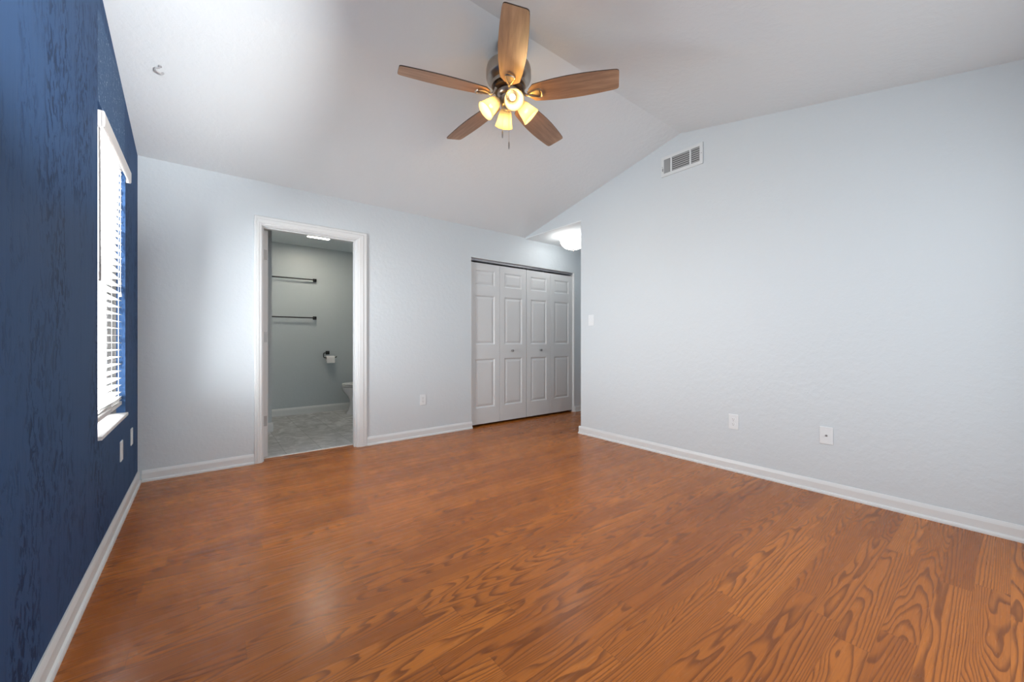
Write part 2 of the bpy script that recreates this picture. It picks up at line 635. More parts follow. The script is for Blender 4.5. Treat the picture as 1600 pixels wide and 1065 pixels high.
# baseboards -------------------------------------------------------
def base_profile(t=0.012, h=0.085, shoe=0.011):
    return [(0, 0), (t + shoe, 0), (t + shoe, 0.010), (t + shoe * 0.7, 0.017), (t, 0.021), (t, h * 0.74), (t * 0.75, h * 0.86), (t * 0.35, h), (0, h)]


def baseboard(name, label, face, a0, a1, axis, sign, **kw):
    pr = base_profile(**kw)
    b = MB()
    if axis == 'y':      # runs along y, stands off in x
        b.prism([(face + sign * o, z) for o, z in pr], 'y', a0, a1)
    else:
        b.prism([(face + sign * o, z) for o, z in pr], 'x', a0, a1)
    return struct(b.obj(name, M_WHITE), label, 'baseboard')


baseboard('baseboard_left', 'white baseboard along the foot of the navy wall', XL, YF, YB, 'y', 1)
baseboard('baseboard_back', 'short white baseboard between the navy wall and the door frame', YB, XL + 0.0235, 0.334, 'x', -1)
baseboard('baseboard_back_middle', 'white baseboard between the door frame and the closet', YB, 1.284, CX0 + 0.012, 'x', -1)
baseboard('baseboard_back_hall', 'white baseboard right of the closet doors', YB, CX1 + 0.012, HALL_X, 'x', -1)
baseboard('baseboard_right', 'long white baseboard along the plain right wall', XR, YF, HALL_Y + 0.023, 'y', -1)
baseboard('baseboard_front_left', 'white baseboard behind the viewpoint', YF, XL + 0.0235, XR - 0.0235, 'x', 1)
baseboard('baseboard_hall', 'white baseboard round the corner in the hall', HALL_Y, XR, HALL_X, 'x', 1)
baseboard('baseboard_bathroom', 'white baseboard below the towel bars', BY, 0.615, BX1, 'x', -1, h=0.105, t=0.014, shoe=0.0)
b = MB()
b.prism([(5.30 - o, z) for o, z in base_profile(0.014, 0.105, 0.0)], 'x', BX0, 0.63)
b.prism([(0.615 + o, z) for o, z in base_profile(0.014, 0.105, 0.0)], 'y', 5.287, BY - 0.0145)
struct(b.obj('baseboard_bathroom_corner', M_WHITE), 'white baseboard round the foot of the projecting bathroom wall', 'baseboard')

# bathroom door frame ----------------------------------------------
frame = thing('trim_1', 'white moulded door frame round the bathroom doorway', 'door frame', (0, 0, 0), kind='structure')
CO0, CO1, CT = 0.334, 1.284, 2.128      # casing outer edges
RV = 0.006


def casing_prof(w):
    # across the width from the inner edge (0) to the outer edge (w): thickness
    return [(0, 0), (0, 0.009), (0.006, 0.012), (0.016, 0.012), (0.019, 0.0155), (w * 0.62, 0.018), (w * 0.68, 0.0145), (w - 0.012, 0.016), (w - 0.004, 0.0145), (w, 0.010), (w, 0)]


wl = DX0 - RV - CO0
wr = CO1 - DX1 - RV
wt = CT - DZ - RV
b = MB()
pr = casing_prof(wl)
b.rings([[(DX0 - RV - o, YB - t, 0) for o, t in pr], [(DX0 - RV - o, YB - t, DZ + RV + o * wt / wl) for o, t in pr]])
b.obj('casing', M_WHITE, frame)
b = MB()
pr = casing_prof(wr)
b.rings([[(DX1 + RV + o, YB - t, 0) for o, t in pr], [(DX1 + RV + o, YB - t, DZ + RV + o * wt / wr) for o, t in pr]])
b.obj('casing', M_WHITE, frame)
b = MB()
pr = casing_prof(wt)
b.rings([[(DX0 - RV - o * wl / wt, YB - t, DZ + RV + o) for o, t in pr], [(DX1 + RV + o * wr / wt, YB - t, DZ + RV + o) for o, t in pr]])
b.obj('head_casing', M_WHITE, frame)
jl = MB()
jl.box(DX0 - 0.02, DX0, YB, YB + 0.11, 0, DZ + 0.02)
jl.box(DX0, DX0 + 0.011, YB + 0.022, YB + 0.062, 0, DZ)          # stop
jamb_l = jl.obj('jamb', M_WHITE, frame)
jr = MB()
jr.box(DX1, DX1 + 0.02, YB, YB + 0.11, 0, DZ + 0.02)
jr.box(DX1 - 0.011, DX1, YB + 0.022, YB + 0.062, 0, DZ)
jr.obj('jamb', M_WHITE, frame)
jh = MB()
jh.box(DX0, DX1, YB, YB + 0.11, DZ, DZ + 0.02)
jh.box(DX0 + 0.011, DX1 - 0.011, YB + 0.022, YB + 0.062, DZ - 0.011, DZ)
jh.obj('head_jamb', M_WHITE, frame)
# the bathroom door stands wide open into the bathroom; only its hinge edge shows
dr = thing('door_3', 'white bathroom door opened inward, its edge with grey hinges beside the left casing', 'door', (0, 0, 0), kind='structure')
dx0, dx1, dy0, dy1 = 0.413, 0.448, YB + 0.116, YB + 0.116 + 0.755
b = MB()
b.bbox(dx0, dx1, dy0, dy1, 0.012, DZ - 0.006, 0.0015, 1)
for z0, z1 in ((0.24, 0.80), (0.98, 1.58), (1.70, 1.90)):
    for y0, y1 in ((dy0 + 0.11, dy0 + 0.345), (dy0 + 0.41, dy1 - 0.11)):
        for xf, sx in ((dx0, -1), (dx1, 1)):
            b.rings([[(xf, y0, z0), (xf, y1, z0), (xf, y1, z1), (xf, y0, z1)],
                     [(xf + sx * 0.004, y0 + 0.012, z0 + 0.012), (xf + sx * 0.004, y1 - 0.012, z0 + 0.012),
                      (xf + sx * 0.004, y1 - 0.012, z1 - 0.012), (xf + sx * 0.004, y0 + 0.012, z1 - 0.012)]], False, True)
b.obj('leaf', M_DOOR, dr)
for z in (1.82, 1.085, 0.335):
    b = MB()
    b.bbox(dx0 + 0.002, dx0 + 0.028, dy0 - 0.003, dy0 - 0.0002, z - 0.045, z + 0.045, 0.001, 1)
    b.lathe([(0.0065, 0), (0.0065, 0.094)], (dx0 - 0.006, dy0 - 0.001, z - 0.047), seg=12)
    h = b.obj('hinge', M_HINGE, dr)
    h['label'] = 'grey metal hinge on the edge of the open door'
for sx, xf in ((-1, dx0), (1, dx1)):
    b = MB()
    b.lathe([(0.031, 0), (0.031, 0.006), (0.011, 0.010), (0.010, 0.030), (0.022, 0.038), (0.027, 0.050), (0.022, 0.060), (0.0, 0.064)],
            (xf, dy1 - 0.065, 0.93), (sx, 0, 0), 24)
    b.obj('knob', M_STEEL, dr, True)
b = MB()
b.prism([(YB + 0.112, 0.0005), (YB + 0.132, 0.0005), (YB + 0.130, 0.005), (YB + 0.115, 0.005)], 'x', DX0, DX1)
struct(b.obj('trim_2', M_MARBLE), 'thin white strip where the wood floor meets the bathroom tile', 'threshold')

# closet: opening lining, track and folding doors -------------------
b = MB()
b.box(CX1 - 0.004, CX1, YB - 0.001, YB + 0.10, 0, CZ)
b.box(CX0, CX0 + 0.004, YB - 0.001, YB + 0.10, 0, CZ)
b.box(CX0, CX1, YB - 0.001, YB + 0.10, CZ - 0.003, CZ)
b.box(CX1, CX1 + 0.012, YB - 0.0025, YB, 0, CZ)
struct(b.obj('trim_3', M_WHITE), 'thin white edge lining the closet opening', 'trim')
b = MB()
b.box(CX0 + 0.006, CX1 - 0.006, YB + 0.026, YB + 0.028, CZ - 0.030, CZ - 0.004)
b.box(CX0 + 0.006, CX1 - 0.006, YB + 0.064, YB + 0.066, CZ - 0.030, CZ - 0.004)
b.box(CX0 + 0.006, CX1 - 0.006, YB + 0.026, YB + 0.066, CZ - 0.0045, CZ - 0.003)
struct(b.obj('trim_4', M_TRACK), 'grey metal track over the closet doors', 'track')

LW = (CX1 - CX0 - 0.012 - 0.010) / 4
Z0, Z1 = 0.028, 2.008


def leaf_mesh(x0, w, name, parent):
    """moulded door leaf with three raised panels on its front (toward -y)"""
    yf, yb = YB + 0.030, YB + 0.062
    b = MB()
    bm = b.bm
    st = 0.073
    xs = [x0, x0 + st, x0 + w - st, x0 + w]
    zs = [Z0, 0.225, 0.83, 1.005, 1.615, 1.735, 1.925, Z1]
    grid = {}
    for i, x in enumerate(xs):
        for j, z in enumerate(zs):
            grid[i, j] = bm.verts.new((x, yf, z))
    for i in range(3):
        for j in range(len(zs) - 1):
            q = [grid[i, j], grid[i + 1, j], grid[i + 1, j + 1], grid[i, j + 1]]
            if i == 1 and j in (1, 3, 5):
                prev = q
                for off, dep in ((0.008, 0.0035), (0.015, 0.010), (0.022, 0.010), (0.046, 0.0030)):
                    xa, xb, za, zb = xs[1] + off, xs[2] - off, zs[j] + off, zs[j + 1] - off
                    nq = [bm.verts.new(p) for p in ((xa, yf + dep, za), (xb, yf + dep, za), (xb, yf + dep, zb), (xa, yf + dep, zb))]
                    for k in range(4):
                        bm.faces.new((prev[k], prev[(k + 1) % 4], nq[(k + 1) % 4], nq[k]))
                    prev = nq
                bm.faces.new(prev)
            else:
                bm.faces.new(q)
    # back and sides
    bl = [bm.verts.new(p) for p in ((x0, yb, Z0), (x0 + w, yb, Z0), (x0 + w, yb, Z1), (x0, yb, Z1))]
    bm.faces.new(bl[::-1])
    n = len(zs) - 1
    bm.faces.new([grid[0, j] for j in range(n + 1)] + [bl[3], bl[0]])
    bm.faces.new([grid[3, j] for j in range(n + 1)] + [bl[2], bl[1]])
    bm.faces.new([grid[i, 0] for i in range(4)] + [bl[1], bl[0]])
    bm.faces.new([grid[i, n] for i in range(4)] + [bl[2], bl[3]])
    return b.obj(name, M_DOOR, parent)


def knob(x, z, parent):
    b = MB()
    b.lathe([(0.011, 0), (0.011, 0.003), (0.0065, 0.006), (0.006, 0.016), (0.013, 0.021), (0.0165, 0.027), (0.0155, 0.033), (0.009, 0.037), (0.0, 0.038)],
            (x, YB + 0.030, z), (0, -1, 0), 24)
    k = b.obj('knob', M_KNOB, parent, True)
    k['label'] = 'small dark metal knob'
    return k


xa = CX0 + 0.006
for n, (nm, lab) in enumerate((('door_1', 'left pair of white panelled bifold closet doors, farther from the hall'),
                               ('door_2', 'right pair of white panelled bifold closet doors, next to the hall'))):
    d = thing(nm, lab, 'closet door', (0, 0, 0), kind='structure')
    xs0 = xa + n * (2 * LW + 0.006)
    la = leaf_mesh(xs0, LW - 0.0015, 'leaf', d)
    lb = leaf_mesh(xs0 + LW + 0.0015, LW - 0.0015, 'leaf', d)
    if n == 0:
        knob(xs0 + LW * 1.44, 0.925, lb)
    else:
        knob(xs0 + LW * 0.56, 0.925, la)
    b = MB()
    px = xs0 + 2 * LW - 0.03 if n == 0 else xs0 + 0.03
    b.lathe([(0.005, 0), (0.005, 0.026)], (px, YB + 0.046, Z1 - 0.001), seg=10)
    b.obj('guide_pin', M_HINGE, d)

# ------------------------------------------------------------------ window in the blue wall
win = thing('window_1', 'white framed window in the navy wall behind the blind', 'window', (0, 0, 0), kind='structure')
b = MB()
fx0, fx1 = -0.53, -0.468
fw = 0.045
b.box(fx0, fx1, WY0, WY0 + fw, WZ0, WZ1)
b.box(fx0, fx1, WY1 - fw, WY1, WZ0, WZ1)
b.box(fx0, fx1, WY0 + fw, WY1 - fw, WZ0, WZ0 + fw)
b.box(fx0, fx1, WY0 + fw, WY1 - fw, WZ1 - fw, WZ1)
b.obj('window_frame', M_VINYL, win)
zm = (WZ0 + WZ1) / 2
for z0, z1, xx in ((WZ0 + fw, zm + 0.02, -0.495), (zm - 0.02, WZ1 - fw, -0.520)):
    b = MB()
    sw = 0.035
    b.box(xx - 0.012, xx + 0.012, WY0 + fw, WY0 + fw + sw, z0, z1)
    b.box(xx - 0.012, xx + 0.012, WY1 - fw - sw, WY1 - fw, z0, z1)
    b.box(xx - 0.012, xx + 0.012, WY0 + fw + sw, WY1 - fw - sw, z0, z0 + sw)
    b.box(xx - 0.012, xx + 0.012, WY0 + fw + sw, WY1 - fw - sw, z1 - sw, z1)
    s = b.obj('sash', M_VINYL, win)
    b = MB()
    b.box(xx - 0.002, xx + 0.002, WY0 + fw + sw, WY1 - fw - sw, z0 + sw, z1 - sw)
    b.obj('pane', M_GLASS, s)
b = MB()
b.bbox(-0.468, -0.376, WY0 + 0.001, WY1 - 0.001, WZ0, WZ0 + 0.018, 0.003)
ws = b.obj('window_sill', M_MARBLE, win)
ws['label'] = 'white marble window sill'

b = MB()
b.box(-0.468, -0.431, WY1 - 0.004, WY1, WZ0 + 0.018, WZ1)  # flat dark grey strip on the far side of the recess
b.obj('side_strip', M_STRIP, win)['label'] = 'dark grey strip on the far window reveal'

# venetian blind -----------------------------------------------------
bl = thing('window_blind', 'white horizontal slat blind hanging in the navy wall window', 'blind', (-0.43, 3.02, 0.63))
bl_inv = Matrix.Translation(Vector((0.43, -3.02, -0.63)))


def bpart(b, name, m, parent=None, smooth=False):
    bmesh.ops.transform(b.bm, matrix=bl_inv, verts=b.bm.verts[:])
    return b.obj(name, m, parent or bl, smooth)


SY0, SY1 = WY0 + 0.008, WY1 - 0.010
b = MB()
b.box(-0.456, -0.402, SY0, SY1, 2.105, 2.150)
bpart(b, 'head_rail', M_SLAT)
b = MB()
vy0, vy1 = WY0 - 0.012, WY1 + 0.014
prof = [(-0.372, 2.045), (-0.366, 2.048), (-0.364, 2.056), (-0.364, 2.112), (-0.367, 2.120), (-0.372, 2.122), (-0.376, 2.118), (-0.376, 2.048)]
b.prism(prof, 'y', vy0, vy1)
b.box(-0.3885, -0.3745, vy0, vy0 + 0.008, 2.046, 2.121)
b.box(-0.3885, -0.3745, vy1 - 0.008, vy1, 2.046, 2.121)
bpart(b, 'valance', M_VAL)
z = 0.735
zi = []
while z < 2.09:
    zi.append(z)
    z += 0.0435
rng = random.Random(4)
slat_me = None
for k, z in enumerate(zi):
    b = MB()
    # slightly crowned slat; a little random tilt
    a = R(rng.uniform(-2.2, 2.2) - 3.0)
    pts = []
    for s in range(5):
        q = -0.025 + 0.05 * s / 4
        crown = 0.0016 * (1 - (q / 0.025) ** 2)
        pts.append((q, crown + 0.0014))
    for s in range(4, -1, -1):
        q = -0.025 + 0.05 * s / 4
        crown = 0.0016 * (1 - (q / 0.025) ** 2)
        pts.append((q, crown - 0.0014))
    ca, sa = math.cos(a), math.sin(a)
    pts = [(-0.430 + p * ca - h * sa, z + p * sa + h * ca) for p, h in pts]
    b.prism(pts, 'y', SY0, SY1 + rng.uniform(-0.002, 0.002))
    bpart(b, 'slat', M_SLAT)
for k in range(4):
    b = MB()
    zz = 0.682 + 0.0075 * k
    b.box(-0.455, -0.405, SY0, SY1 - 0.004 * (k % 2), zz, zz + 0.0035, rot=Matrix.Rotation(R(1.2 * (k % 3 - 1)), 3, 'X'))
    bpart(b, 'slat', M_SLAT)
b = MB()
b.bbox(-0.456, -0.404, SY0, SY1, 0.655, 0.676, 0.003)
bpart(b, 'bottom_rail', M_SLAT)
for yy in (SY0 + 0.13, (SY0 + SY1) / 2 + 0.05, SY1 - 0.13):
    b = MB()
    for xx in (-0.4035, -0.4565):
        b.tube([(xx, yy, 0.66), (xx, yy, 2.11)], 0.0011, 6)
    bpart(b, 'ladder_cord', M_SLAT)
b = MB()
b.tube([(-0.398, WY0 + 0.09, 2.075), (-0.396, WY0 + 0.09, 1.34)], [0.0038, 0.0048], 8)
b.tube([(-0.405, WY0 + 0.09, 2.10), (-0.398, WY0 + 0.09, 2.075)], 0.002, 6)
w_ = bpart(b, 'tilt_wand', M_WAND, smooth=True)
w_['label'] = 'grey tilt wand'
b = MB()
for dy in (0, 0.012):
    b.tube([(-0.399, SY1 - 0.10 + dy, 2.08), (-0.399, SY1 - 0.10 + dy, 1.42 - dy * 6)], 0.001, 6)
    b.lathe([(0.002, 0.03), (0.006, 0.006), (0.006, 0), (0.0, 0)], (-0.399, SY1 - 0.10 + dy, 1.39 - dy * 6), seg=10)
bpart(b, 'pull_cord', M_SLAT)

# unseen wide window behind the camera, added to let the fill light in
w2 = thing('fill_window', 'wide window added for fill light in the wall behind the viewpoint', 'window', kind='structure')
b = MB()
fy0, fy1 = YF - 0.10, YF - 0.05
b.box(FX0, FX0 + 0.05, fy0, fy1, FZ0, FZ1)
b.box(FX1 - 0.05, FX1, fy0, fy1, FZ0, FZ1)
b.box(FX0 + 0.05, FX1 - 0.05, fy0, fy1, FZ0, FZ0 + 0.05)
b.box(FX0 + 0.05, FX1 - 0.05, fy0, fy1, FZ1 - 0.05, FZ1)
b.box(1.375, 1.425, fy0, fy1, FZ0 + 0.05, FZ1 - 0.05)
b.obj('window_frame', M_VINYL, w2)
for a0, a1 in ((FX0 + 0.05, 1.375), (1.425, FX1 - 0.05)):
    b = MB()
    b.box(a0, a1, YF - 0.078, YF - 0.074, FZ0 + 0.05, FZ1 - 0.05)
    b.obj('pane', M_GLASS, w2)

# ------------------------------------------------------------------ ceiling fan
HX, HY, ZBL, RT = 1.483, 1.922, 2.564, 0.66
ceil_z = vault(HY)
fan = thing('ceiling_fan', 'five blade wooden ceiling fan with four lit cream shades', 'ceiling fan', (HX, HY, ZBL))
d0 = -ZBL
b = MB()
b.lathe([(0.0, ceil_z + 0.006 + d0), (0.070, ceil_z + 0.006 + d0), (0.070, 2.868 + d0), (0.066, 2.84 + d0), (0.058, 2.815 + d0), (0.040, 2.800 + d0), (0.0, 2.798 + d0)], seg=40)
b.obj('canopy', M_PEWTER, fan, True)
b = MB()
b.lathe([(0.0, 2.80 + d0), (0.024, 2.80 + d0), (0.024, 2.75 + d0), (0.0, 2.75 + d0)], seg=24)
b.obj('neck', M_PEWTER, fan, True)
b = MB()
b.lathe([(0.0, 2.772 + d0), (0.05, 2.770 + d0), (0.115, 2.758 + d0), (0.134, 2.742 + d0), (0.139, 2.72 + d0), (0.139, 2.676 + d0),
         (0.134, 2.662 + d0), (0.118, 2.648 + d0), (0.108, 2.640 + d0), (0.105, 2.622 + d0), (0.0, 2.622 + d0)], seg=56)
b.obj('motor_housing', M_PEWTER, fan, True)
b = MB()
b.lathe([(0.0, 2.622 + d0), (0.092, 2.622 + d0), (0.096, 2.616 + d0), (0.096, 2.604 + d0), (0.090, 2.599 + d0), (0.0, 2.599 + d0)], seg=48)
b.obj('flywheel', M_EDGE, fan, True)
b = MB()
b.lathe([(0.0, 2.60 + d0), (0.060, 2.60 + d0), (0.069, 2.592 + d0), (0.070, 2.575 + d0), (0.064, 2.565 + d0), (0.050, 2.558 + d0), (0.046, 2.545 + d0),
         (0.046, 2.505 + d0), (0.040, 2.494 + d0), (0.022, 2.486 + d0), (0.010, 2.480 + d0), (0.007, 2.470 + d0), (0.0, 2.466 + d0)], seg=40)
b.obj('switch_housing', M_PEWTER, fan, True)


def blade_outline():
    # (radial, half width) from the inner end to the tip; slightly bowed edges
    n = 18
    r0, r1 = 0.130, RT
    top, bot = [], []
    for i in range(n + 1):
        t = i / n
        r = r0 + (r1 - r0) * t
        h = 0.053 + 0.020 * math.sin(PI * min(1, t * 0.98) ** 0.9) + 0.010 * t
        # rounded ends
        dr0, dr1 = r - r0, r1 - r
        c0, c1 = 0.032, 0.016
        if dr0 < c0:
            h -= c0 * 0.8 * (1 - math.sqrt(max(0, 1 - ((c0 - dr0) / c0) ** 2)))
        if dr1 < c1:
            h -= c1 * (1 - math.sqrt(max(0, 1 - ((c1 - dr1) / c1) ** 2)))
        top.append((r, h))
        bot.append((r, -h))
    # extra points near the tip for the rounded corners
    ex = [(r1 - 0.0115, 0), (r1 - 0.006, 0), (r1 - 0.002, 0)]
    hh = 0.053 + 0.010 + 0.020 * math.sin(PI * 0.98 ** 0.9)
    top = top[:-1] + [(r, hh - 0.016 * (1 - math.sqrt(max(0, 1 - ((0.016 - (r1 - r)) / 0.016) ** 2)))) for r, _ in ex] + [(r1, hh - 0.016)]
    bot = [(r, -h) for r, h in top]
    return top + bot[::-1]


def blade_mesh():
    b = MB()
    ol = blade_outline()
    th = 0.006
    lo = [b.bm.verts.new((r, h, -th / 2)) for r, h in ol]
    hi = [b.bm.verts.new((r, h, th / 2)) for r, h in ol]
    b.bm.faces.new(lo[::-1]).material_index = 0
    b.bm.faces.new(hi).material_index = 0
    n = len(ol)
    for i in range(n):
        b.bm.faces.new((lo[i], lo[(i + 1) % n], hi[(i + 1) % n], hi[i])).material_index = 1
    return b


def iron_mesh():
    """bracket: D-shaped loop under the blade, arm rising to the motor"""
    b = MB()
    loop = []
    for p in ((0.122, 0.0), (0.140, 0.013), (0.170, 0.023), (0.196, 0.027), (0.206, 0.020), (0.210, 0.0),
              (0.206, -0.020), (0.196, -0.027), (0.170, -0.023), (0.140, -0.013)):
        loop.append((p[0], p[1], -0.0085 if p[0] < 0.19 else -0.0125))
    cl = curve_pts(loop + [loop[0]], 4)
    b.tube(cl, 0.0052, 8)
    b.tube(curve_pts([(0.128, 0, -0.008), (0.112, 0, -0.010), (0.098, 0, 0.004), (0.086, 0, 0.030)], 5), [0.008] * 15 + [0.009], 10)
    b.bbox(0.120, 0.196, -0.020, 0.020, -0.0055, -0.003, 0.001, 1)
    return b


proto_blade = blade_mesh().obj('blade', [M_BLADE, M_EDGE], fan)
proto_iron = iron_mesh().obj('blade_iron', M_PEWTER, proto_blade, True)
for i in range(5):
    if i == 0:
        bo, io = proto_blade, proto_iron
    else:
        bo = proto_blade.copy()
        COL.objects.link(bo)
        bo.parent = fan
        io = proto_iron.copy()
        COL.objects.link(io)
        io.parent = bo
    bo.rotation_euler = (R(-14), 0, R(163.34 + 72 * i))

# light kit: four bell shades
TILT = R(44)
for i, az in enumerate((245, 335, 65, 155)):
    a = R(az)
    ax = Vector((math.cos(a) * math.cos(TILT), math.sin(a) * math.cos(TILT), -math.sin(TILT)))
    rim = Vector((math.cos(a) * 0.147, math.sin(a) * 0.147, 2.455 - ZBL))
    neck = rim - ax * 0.118
    b = MB()
    st = Vector((math.cos(a) * 0.040, math.sin(a) * 0.040, 2.535 - ZBL))
    b.tube(curve_pts([st, (st + neck) * 0.5 + Vector((0, 0, 0.012)), neck - ax * 0.004, neck + ax * 0.012], 5), 0.009, 10)
    b.lathe([(0.0, 0.0), (0.020, 0.0), (0.027, 0.006), (0.028, 0.026), (0.0, 0.026)], neck, ax, 24)
    b.obj('shade_holder', M_PEWTER, fan, True)
    b = MB()
    outp = [(0.028, 0.014), (0.034, 0.022), (0.040, 0.040), (0.045, 0.065), (0.050, 0.090), (0.055, 0.108), (0.0585, 0.118)]
    inp = [(r - 0.003, h - 0.0005) for r, h in outp[::-1]]
    b.lathe(outp + inp, neck, ax, 40, closed=True)
    sh = b.obj('lamp_shade', M_SHADE, fan, True)
    b = MB()
    b.lathe([(0.0, 0.024), (0.010, 0.026), (0.011, 0.036), (0.016, 0.048), (0.018, 0.058), (0.016, 0.067), (0.009, 0.073), (0.0, 0.075)], neck, ax, 24)
    b.obj('bulb', M_BULB, sh, True)
    pl = bpy.data.lights.new('bulb_light', 'POINT')
    pl.energy = 6.5
    pl.color = (1.0, 0.68, 0.30)
    pl.shadow_soft_size = 0.012
    po = bpy.data.objects.new('bulb_light', pl)
    COL.objects.link(po)
    po.parent = fan
    po.location = neck + ax * 0.088

right = Vector((math.cos(R(-38.1)), math.sin(R(-38.1)), 0))
back = Vector((-math.cos(R(51.9)), -math.sin(R(51.9)), 0))
for lat, zb, zt in ((-0.038, 2.312, 2.505), (0.002, 2.245, 2.482)):
    p = right * lat + back * 0.035
    b = MB()
    b.tube([(p.x, p.y, zt - ZBL), (p.x, p.y, zb + 0.022 - ZBL)], 0.0011, 6)
    ch = b.obj('pull_chain', M_PEWTER, fan)
    b = MB()
    b.lathe([(0.0, 0.024), (0.002, 0.022), (0.004, 0.012), (0.0048, -0.004), (0.004, -0.018), (0.0022, -0.024), (0.0, -0.025)], (p.x, p.y, zb - ZBL), seg=12)
    b.obj('chain_fob', M_KNOB, ch, True)

# ------------------------------------------------------------------ hall light
hl = thing('dome_light', 'lit white glass dome ceiling light in the hall behind the wall corner', 'ceiling light', (3.76, 3.50, HALL_Z))
b = MB()
b.lathe([(0.0, -0.0005), (0.066, -0.0005), (0.066, -0.012), (0.055, -0.026), (0.020, -0.030), (0.0, -0.030)], seg=40)
b.obj('canopy', M_STEEL, hl, True)
b = MB()
b.lathe([(0.0, -0.028), (0.006, -0.028), (0.006, -0.185), (0.0, -0.185)], seg=12)
b.obj('centre_rod', M_STEEL, hl, True)
b = MB()
outp = [(0.166, -0.050), (0.170, -0.056), (0.166, -0.082), (0.148, -0.118), (0.112, -0.150), (0.062, -0.170), (0.012, -0.176)]
b.lathe(outp + [(max(r - 0.005, 0.007), h + 0.005) for r, h in outp[::-1]], (0, 0, 0), (0, 0, 1), 48, closed=True)
b.obj('glass_bowl', M_DOME, hl, True)
b = MB()
b.lathe([(0.0, -0.174), (0.017, -0.175), (0.017, -0.181), (0.008, -0.187), (0.010, -0.193), (0.005, -0.202), (0.0, -0.204)], seg=20)
b.obj('finial', M_STEEL, hl, True)

# ------------------------------------------------------------------ vent on the right wall
vy0, vy1, vz0, vz1 = 1.628, 2.015, 2.573, 2.755
M_FLANGE = mat('vent_pale_enamel', (0.64, 0.68, 0.70), 0.4)
vt = thing('air_vent', 'white rectangular air vent with grey louvres high on the right wall', 'vent', (XR, (vy0 + vy1) / 2, vz0))
vo = Vector((-XR, -(vy0 + vy1) / 2, -vz0))


def vpart(b, name, m):
    bmesh.ops.translate(b.bm, verts=b.bm.verts[:], vec=vo)
    return b.obj(name, m, vt)


fl = 0.027
b = MB()
for (a0, a1, c0, c1) in ((vy0, vy1, vz0, vz0 + fl), (vy0, vy1, vz1 - fl, vz1), (vy0, vy0 + fl, vz0 + fl, vz1 - fl), (vy1 - fl, vy1, vz0 + fl, vz1 - fl)):
    b.box(XR - 0.012, XR - 0.0003, a0, a1, c0, c1)
bmesh.ops.remove_doubles(b.bm, verts=b.bm.verts[:], dist=1e-6)
vpart(b, 'flange', M_FLANGE)
b = MB()
b.box(XR - 0.0015, XR - 0.0004, vy0 + fl, vy1 - fl, vz0 + fl, vz1 - fl)
vpart(b, 'backing', M_DARK)
M_LOUV = mat('grey_louvre', (0.30, 0.32, 0.33), 0.5)
ya, yb_ = vy0 + fl + 0.083, vy1 - fl - 0.071
for yy in (ya, yb_):
    b = MB()
    b.box(XR - 0.012, XR - 0.002, yy - 0.006, yy + 0.006, vz0 + fl, vz1 - fl)
    vpart(b, 'divider', M_PLATE)
za, zb = vz0 + fl, vz1 - fl
for (a0, a1) in ((vy0 + fl, ya - 0.006), (ya + 0.006, yb_ - 0.006)):
    b = MB()
    nz = 7
    for k in range(nz):
        zc = za + (k + 0.5) * (zb - za) / nz
        b.box(XR - 0.0095, XR - 0.0085, a0 + 0.001, a1 - 0.001, zc - 0.0058, zc + 0.0050, rot=Matrix.Rotation(R(-22), 3, 'Y'))
    vpart(b, 'louvre', M_LOUV)
b = MB()
a0, a1 = yb_ + 0.006, vy1 - fl
for k in range(7):
    yc = a0 + (k + 0.5) * (a1 - a0) / 7
    b.box(XR - 0.0095, XR - 0.0085, yc - 0.0042, yc + 0.0042, za + 0.001, zb - 0.001, rot=Matrix.Rotation(R(20), 3, 'Z'))
vpart(b, 'louvre', M_LOUV)
b = MB()
for yy in (vy0 + 0.012, vy1 - 0.012):
    if yy > vy0 + 0.1:
        vpart(b, 'screw', M_LOUV)
        b = MB()
    b.lathe([(0.004, 0), (0.004, 0.0015), (0.0, 0.002)], (XR - 0.012, yy, (vz0 + vz1) / 2), (-1, 0, 0), 10)
vpart(b, 'screw', M_LOUV)
b = MB()
b.box(XR - 0.022, XR - 0.012, vy1 - 0.020, vy1 - 0.016, vz0 + 0.05, vz0 + 0.075)
vpart(b, 'damper_lever', M_LOUV)


